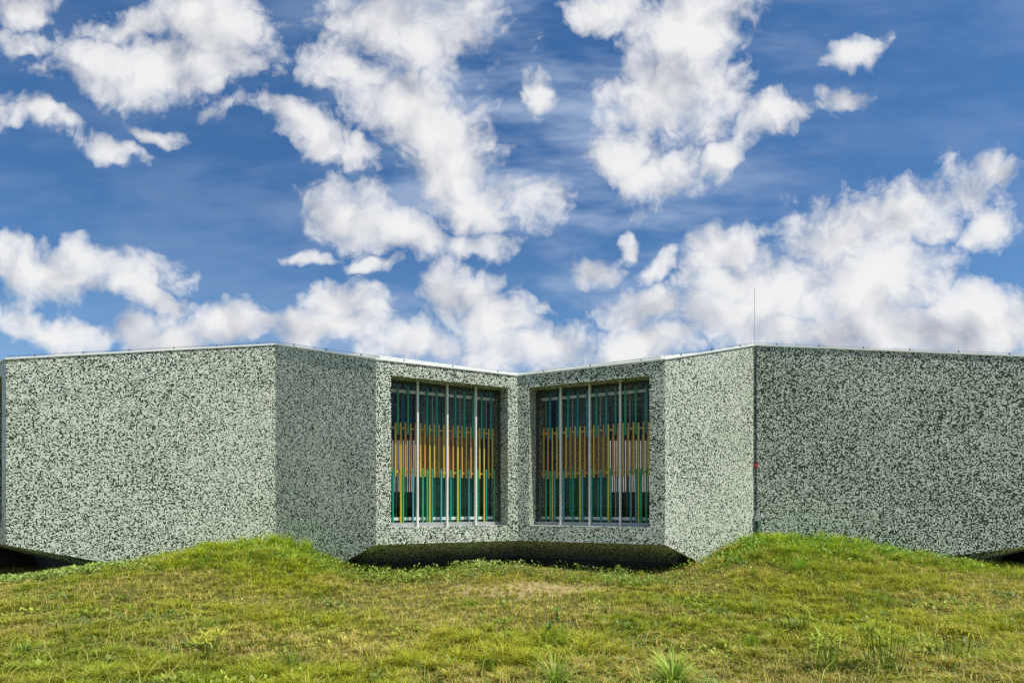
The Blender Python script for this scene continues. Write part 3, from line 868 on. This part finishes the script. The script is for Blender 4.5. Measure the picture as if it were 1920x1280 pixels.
# long bent stalks scattered through it
ns = 5200
Ys = rng.uniform(4.0, 10.5, ns); Xs = rng.uniform(-1, 1, ns) * (Ys * 0.93 + .6)
pp = fbm(Xs * 0.5, Ys * 0.5, 71)
kp = (pp + 0.12 * sstep(3, 6, Xs) > 0.5) & (Ys < facade_y(Xs) - 0.2)
Xs, Ys = Xs[kp], Ys[kp]; ns = len(Xs)
tint = np.array([0.50, 0.48, 0.12]) * (0.5 + 0.7 * rng.random((ns, 1)))
stalk = blades(Xs, Ys, ground_z(Xs, Ys), rng.uniform(0.10, 0.34, ns), rng.uniform(0.003, 0.007, ns), rng.uniform(0, 6.28, ns), rng.uniform(0.3, 1.3, ns), rng.uniform(0.2, 1.2, ns), tint, 'grass_stalks')
tag(stalk, 'scattered long pale bent stalks standing out of the meadow grass', 'grass', kind='stuff')

# ------------------------------------------------------------------ low broad-leaved weeds: carpet at the edges of the mounds and in the foreground
def leaves(x, y, z, size, az, pitch, tint, name, aspect=0.55):
    n = len(x)
    dx, dy = np.cos(az), np.sin(az)
    cp, sp = np.cos(pitch), np.sin(pitch)
    d = np.stack([dx * cp, dy * cp, sp], 1); s = np.stack([-dy, dx, 0 * dx], 1)
    nrm = np.cross(s, d)
    b = np.stack([x, y, z], 1)
    L_ = size[:, None]
    V = np.zeros((n, 6, 3))
    V[:, 0] = b
    V[:, 1] = b + d * L_ * .35 + s * L_ * aspect * .45 + nrm * L_ * -.06
    V[:, 2] = b + d * L_ * .35 - s * L_ * aspect * .45 + nrm * L_ * -.06
    V[:, 3] = b + d * L_ * .75 + s * L_ * aspect * .38 + nrm * L_ * -.10
    V[:, 4] = b + d * L_ * .75 - s * L_ * aspect * .38 + nrm * L_ * -.10
    V[:, 5] = b + d * L_ + nrm * L_ * -.2
    i0 = np.arange(n)[:, None] * 6
    Tn = np.concatenate([i0 + [0, 2, 1], i0 + [1, 2, 4], i0 + [1, 4, 3], i0 + [3, 4, 5]], 1).reshape(-1, 3)
    return tri_mesh(name, V.reshape(-1, 3), Tn, np.repeat(tint[:, None, :], 6, 1).reshape(-1, 3), M['leaf'])
def rosette_cloud(cx, cy, per, spread, hgt, size, col, var=0.3):
    """leaf positions of many small plants"""
    n = len(cx) * per
    X_ = np.repeat(cx, per) + rng.normal(0, spread, n); Y_ = np.repeat(cy, per) + rng.normal(0, spread, n)
    Z_ = ground_z(X_, Y_) + rng.random(n) * hgt
    S_ = size * rng.uniform(.5, 1.3, n)
    t_ = np.array(col) * (1 - var + 2 * var * np.repeat(rng.random((len(cx), 1)), per, 0)) * (.8 + .4 * rng.random((n, 1)))
    return X_, Y_, Z_, S_, t_
parts = []
def scatter(n, cx, cy, sx, sy):
    x = rng.normal(cx, sx, n); y = rng.normal(cy, sy, n)
    ok = y < facade_y(x) + 0.25
    return x[ok], y[ok]
# leafy carpet along the left hollow
x, y = scatter(900, -9.8, 11.7, 1.2, 0.35); parts.append(rosette_cloud(x, y, 9, .05, .12, .06, (.28, .38, .09)))
x, y = scatter(500, P1.x + 1.2, P1.y - .9, .8, .6); parts.append(rosette_cloud(x, y, 10, .06, .16, .06, (.22, .36, .045)))
x, y = scatter(450, P1.x - .8, P1.y - .8, 1.3, .6); parts.append(rosette_cloud(x, y, 9, .05, .13, .05, (.24, .34, .05)))
x, y = scatter(800, P4.x + .5, P4.y - .9, 1.3, .7); parts.append(rosette_cloud(x, y, 10, .06, .18, .055, (.20, .36, .04)))
x, y = scatter(360, P4.x + 2.9, P4.y - 1.2, 1.3, .5); parts.append(rosette_cloud(x, y, 9, .05, .15, .055, (.19, .34, .04)))
x, y = scatter(120, -1.9, 11.6, .7, .35); parts.append(rosette_cloud(x, y, 12, .06, .2, .06, (.26, .36, .06)))
x, y = scatter(90, -.6, 12.5, .5, .3); parts.append(rosette_cloud(x, y, 12, .06, .22, .06, (.30, .40, .09)))
x, y = scatter(170, 0.0, 11.9, 2.6, .45); parts.append(rosette_cloud(x, y, 12, .06, .18, .055, (.15, .23, .05)))
x, y = scatter(120, 2.2, 10.9, .5, .4); parts.append(rosette_cloud(x, y, 12, .06, .16, .06, (.21, .30, .05)))
# foreground broad leaves
for _ in range(110):
    cy = rng.uniform(4.4, 9.0); cx = rng.uniform(-1, 1) * cy * .9
    q = int(rng.integers(4, 13))
    x, y = scatter(q, cx, cy, rng.uniform(.08, .3), rng.uniform(.08, .25))
    parts.append(rosette_cloud(x, y, 9, .05, .07, rng.uniform(.04, .075), [(.16, .24, .03), (.30, .36, .05), (.14, .22, .05), (.34, .42, .06)][int(rng.integers(0, 4))]))
XX, YY, ZZ, SS, TT = [np.concatenate([p[i] for p in parts]) for i in range(5)]
nl = len(XX)
weeds = leaves(XX, YY, ZZ, SS, rng.uniform(0, 6.28, nl), rng.uniform(-.2, .8, nl), TT, 'weed_carpet')
tag(weeds, 'low broad-leaved green weeds spreading through the grass and along the mounds', 'weeds', kind='stuff')

# ------------------------------------------------------------------ single plants one can point to
def root(name, p, label, cat, group=None):
    e = bpy.data.objects.new(name, None); e.location = p; COL.objects.link(e)
    return tag(e, label, cat, group)
def arc_blades(name, parent, n, length, width, spread, col, droop=1.0, seg=6, base=0.04, var=.3, mat=None, up=0.5):
    """strap leaves that rise and arch outwards"""
    V, Tn, C_ = [], [], []
    for i in range(n):
        az = rng.uniform(0, 6.28); L_ = length * rng.uniform(.55, 1.15); wd_ = width * rng.uniform(.7, 1.2)
        th = rng.uniform(0.1, spread); r0 = rng.random() * base
        d0 = np.array([math.cos(az), math.sin(az)]); sd = np.array([-d0[1], d0[0], 0])
        p = np.array([d0[0] * r0, d0[1] * r0, -0.01]); b0 = len(V)
        c_ = np.array(col) * rng.uniform(1 - var, 1 + var)
        for s_ in range(seg + 1):
            f = s_ / seg
            ww = wd_ * (1 - f ** 2) * (.55 + .9 * f if f < .5 else 1) + .0006
            V += [p - sd * ww / 2, p + sd * ww / 2]; C_ += [c_ * (.85 + .3 * f)] * 2
            ang = th + droop * f * f * rng.uniform(.9, 1.1)
            p = p + np.array([d0[0] * math.sin(ang), d0[1] * math.sin(ang), math.cos(ang)]) * L_ / seg
            if s_ < seg:
                a = b0 + s_ * 2
                Tn += [(a, a + 1, a + 3), (a, a + 3, a + 2)]
    ob = tri_mesh(name, np.array(V), np.array(Tn), np.array(C_), mat or M['leaf'])
    ob.parent = parent
    return ob
def grass_tuft(px, py, label, n, length, width, col, spread=1.15, droop=1.3, group='big grass tufts'):
    e = root('grass_tuft', at_pixel(px, py), label, 'grass tuft', group)
    arc_blades('leaf_blades', e, n, length, width, spread, col, droop)
    arc_blades('dry_blades', e, max(6, n // 9), length * .8, width * .7, spread, (.32, .27, .12), droop * .8)
    return e
grass_tuft(1040, 1288, 'broad pale green grass tuft at the bottom edge, left of its twin', 170, .38, .011, (.30, .42, .07), 1.45, 1.7)
grass_tuft(1262, 1290, 'broad pale green grass tuft at the bottom edge, right of its twin', 210, .42, .012, (.31, .44, .07), 1.45, 1.7)
grass_tuft(45, 1232, 'leafy green tuft near the lower left corner', 60, .26, .013, (.2, .32, .07), 1.2, 1.2)
grass_tuft(545, 1262, 'fine dark green grass tuft at the bottom, left of the middle', 120, .30, .0065, (.16, .27, .03), .9, .8)
grass_tuft(700, 1165, 'yellowish fan of fine grass left of the middle of the meadow', 90, .34, .006, (.42, .44, .05), .95, .9)
grass_tuft(1420, 1150, 'thin spreading tuft below the right mound', 60, .34, .007, (.28, .40, .06), 1.1, 1.0)
grass_tuft(1500, 1072, 'bright soft tussock on the front of the right mound', 150, .34, .007, (.2, .42, .03), .9, 1.0)

def sedge(px, py, label, hgt, nst, col):
    e = root('sedge', at_pixel(px, py), label, 'sedge', 'sedges with star-shaped heads')
    tops = []
    V, Tn, C_ = [], [], []
    for i in range(nst):
        az = rng.uniform(0, 6.28); r_ = rng.uniform(.02, .16); h_ = hgt * rng.uniform(.7, 1.1); ln = rng.uniform(.05, .3)
        a = np.array([math.cos(az) * r_, math.sin(az) * r_, -.01]); b = a + np.array([math.cos(az) * ln * h_, math.sin(az) * ln * h_, h_])
        tops.append(b); b0 = len(V); wv = .0032
        for q in (a, b):
            for j in range(3):
                V.append(q + np.array([math.cos(j * 2.094) * wv, math.sin(j * 2.094) * wv, 0])); C_.append(np.array((.22, .30, .04)))
        for j in range(3):
            j2 = (j + 1) % 3
            Tn += [(b0 + j, b0 + j2, b0 + 3 + j2), (b0 + j, b0 + 3 + j2, b0 + 3 + j)]
    st_ = tri_mesh('stems', np.array(V), np.array(Tn), np.array(C_), M['leaf']); st_.parent = e
    V, Tn, C_ = [], [], []
    for b in tops:
        for i in range(9):
            az = rng.uniform(0, 6.28); el = rng.uniform(-.15, .7); L_ = rng.uniform(.07, .2)
            d = np.array([math.cos(az) * math.cos(el), math.sin(az) * math.cos(el), math.sin(el)]); s_ = np.array([-math.sin(az), math.cos(az), 0]) * .006
            m_ = b + d * L_ * .55; t_ = b + d * L_ + np.array([0, 0, -.25 * L_])
            b0 = len(V); V += [b - s_ * .6, b + s_ * .6, m_ - s_, m_ + s_, t_]; C_ += [np.array(col) * rng.uniform(.7, 1.2)] * 5
            Tn += [(b0, b0 + 1, b0 + 3), (b0, b0 + 3, b0 + 2), (b0 + 2, b0 + 3, b0 + 4)]
    hd = tri_mesh('heads', np.array(V), np.array(Tn), np.array(C_), M['leaf']); hd.parent = e
    hd['kind'] = 'stuff'; st_['kind'] = 'stuff'
    arc_blades('leaf_blades', e, nst * 3, hgt * .9, .007, .8, (.24, .34, .04), 1.0)
    return e
YG = (.34, .40, .045)
sedge(1665, 1265, 'tall yellow-green sedge clump in the lower right, with crossing pale stalks', .46, 16, YG)
sedge(1790, 1240, 'yellow-topped sedge clump nearest the right edge', .36, 12, (.42, .40, .05))
sedge(1500, 1190, 'loose sedge clump below the right mound, left of the tall clump', .34, 10, YG)
sedge(1555, 1262, 'bushy green sedge at the bottom, left of the tall clump', .34, 12, (.36, .46, .06))
sedge(395, 1235, 'bright yellow-green sedge patch in the lower left', .28, 14, (.52, .55, .07))
sedge(130, 1205, 'lone sedge with long bent rays near the left edge', .30, 5, (.30, .29, .09))

def herb(px, py, label, hgt, nlv, size, col, group='leafy weeds'):
    p = at_pixel(px, py)
    e = root('leafy_weed', p, label, 'weed', group)
    nst = 3
    V, Tn, C_ = [], [], []
    lx, ly, lz, az_ = [], [], [], []
    for i in range(nst):
        az = rng.uniform(0, 6.28); ln = rng.uniform(.05, .45); h_ = hgt * rng.uniform(.7, 1.05)
        top = np.array([math.cos(az) * ln * h_, math.sin(az) * ln * h_, h_]); b0 = len(V)
        for q, wv in ((np.array([0, 0, -.01]), .004), (top, .002)):
            for j in range(3):
                V.append(q + np.array([math.cos(j * 2.094) * wv, math.sin(j * 2.094) * wv, 0])); C_.append(np.array((.12, .16, .04)))
        for j in range(3):
            j2 = (j + 1) % 3; Tn += [(b0 + j, b0 + j2, b0 + 3 + j2), (b0 + j, b0 + 3 + j2, b0 + 3 + j)]
        for q in range(nlv // nst):
            f = rng.uniform(.2, 1.0); pt = top * f
            lx.append(pt[0]); ly.append(pt[1]); lz.append(pt[2]); az_.append(rng.uniform(0, 6.28))
    s_ = tri_mesh('stems', np.array(V), np.array(Tn), np.array(C_), M['leaf']); s_.parent = e
    n_ = len(lx)
    l_ = leaves(np.array(lx), np.array(ly), np.array(lz), size * rng.uniform(.6, 1.2, n_), np.array(az_), rng.uniform(-.3, .7, n_), np.array(col) * (.75 + .5 * rng.random((n_, 1))), 'leaves')
    l_.parent = e
    return e
herb(905, 1066, 'pale leafy weed at the shadow edge, under the left window', .30, 42, .085, (.22, .30, .10))
herb(820, 1078, 'small star-leaved weed in the shadow edge below the left window', .22, 24, .10, (.20, .27, .09))
herb(1165, 1085, 'bright leafy weed at the shadow edge below the right window', .30, 60, .075, (.24, .34, .06))
herb(1082, 1072, 'small yellow-green weed at the shadow edge near the middle', .18, 24, .07, (.24, .28, .06))
herb(1806, 1050, 'upright round-leaved weed against the right wall foot', .26, 26, .085, (.19, .30, .06))
herb(1045, 1170, 'bright green upright weed below the dry patch', .22, 36, .06, (.14, .34, .05))
herb(1032, 1195, 'slender green shoot below the dry patch, nearer the camera', .20, 14, .07, (.13, .30, .06))
herb(205, 1250, 'round-leaved weed at the bottom, left side of the meadow', .09, 20, .09, (.20, .26, .05))
herb(380, 1150, 'dark low weed in the left half of the meadow', .12, 34, .06, (.10, .14, .04))
herb(1160, 1252, 'round pale leaves between the two big tufts', .08, 22, .085, (.20, .27, .08))
herb(1735, 1115, 'low pale weed on the right half of the meadow', .10, 22, .05, (.26, .28, .09))
herb(775, 1095, 'small yellow weed in front of the shadow below the left window', .14, 24, .06, (.30, .34, .05))
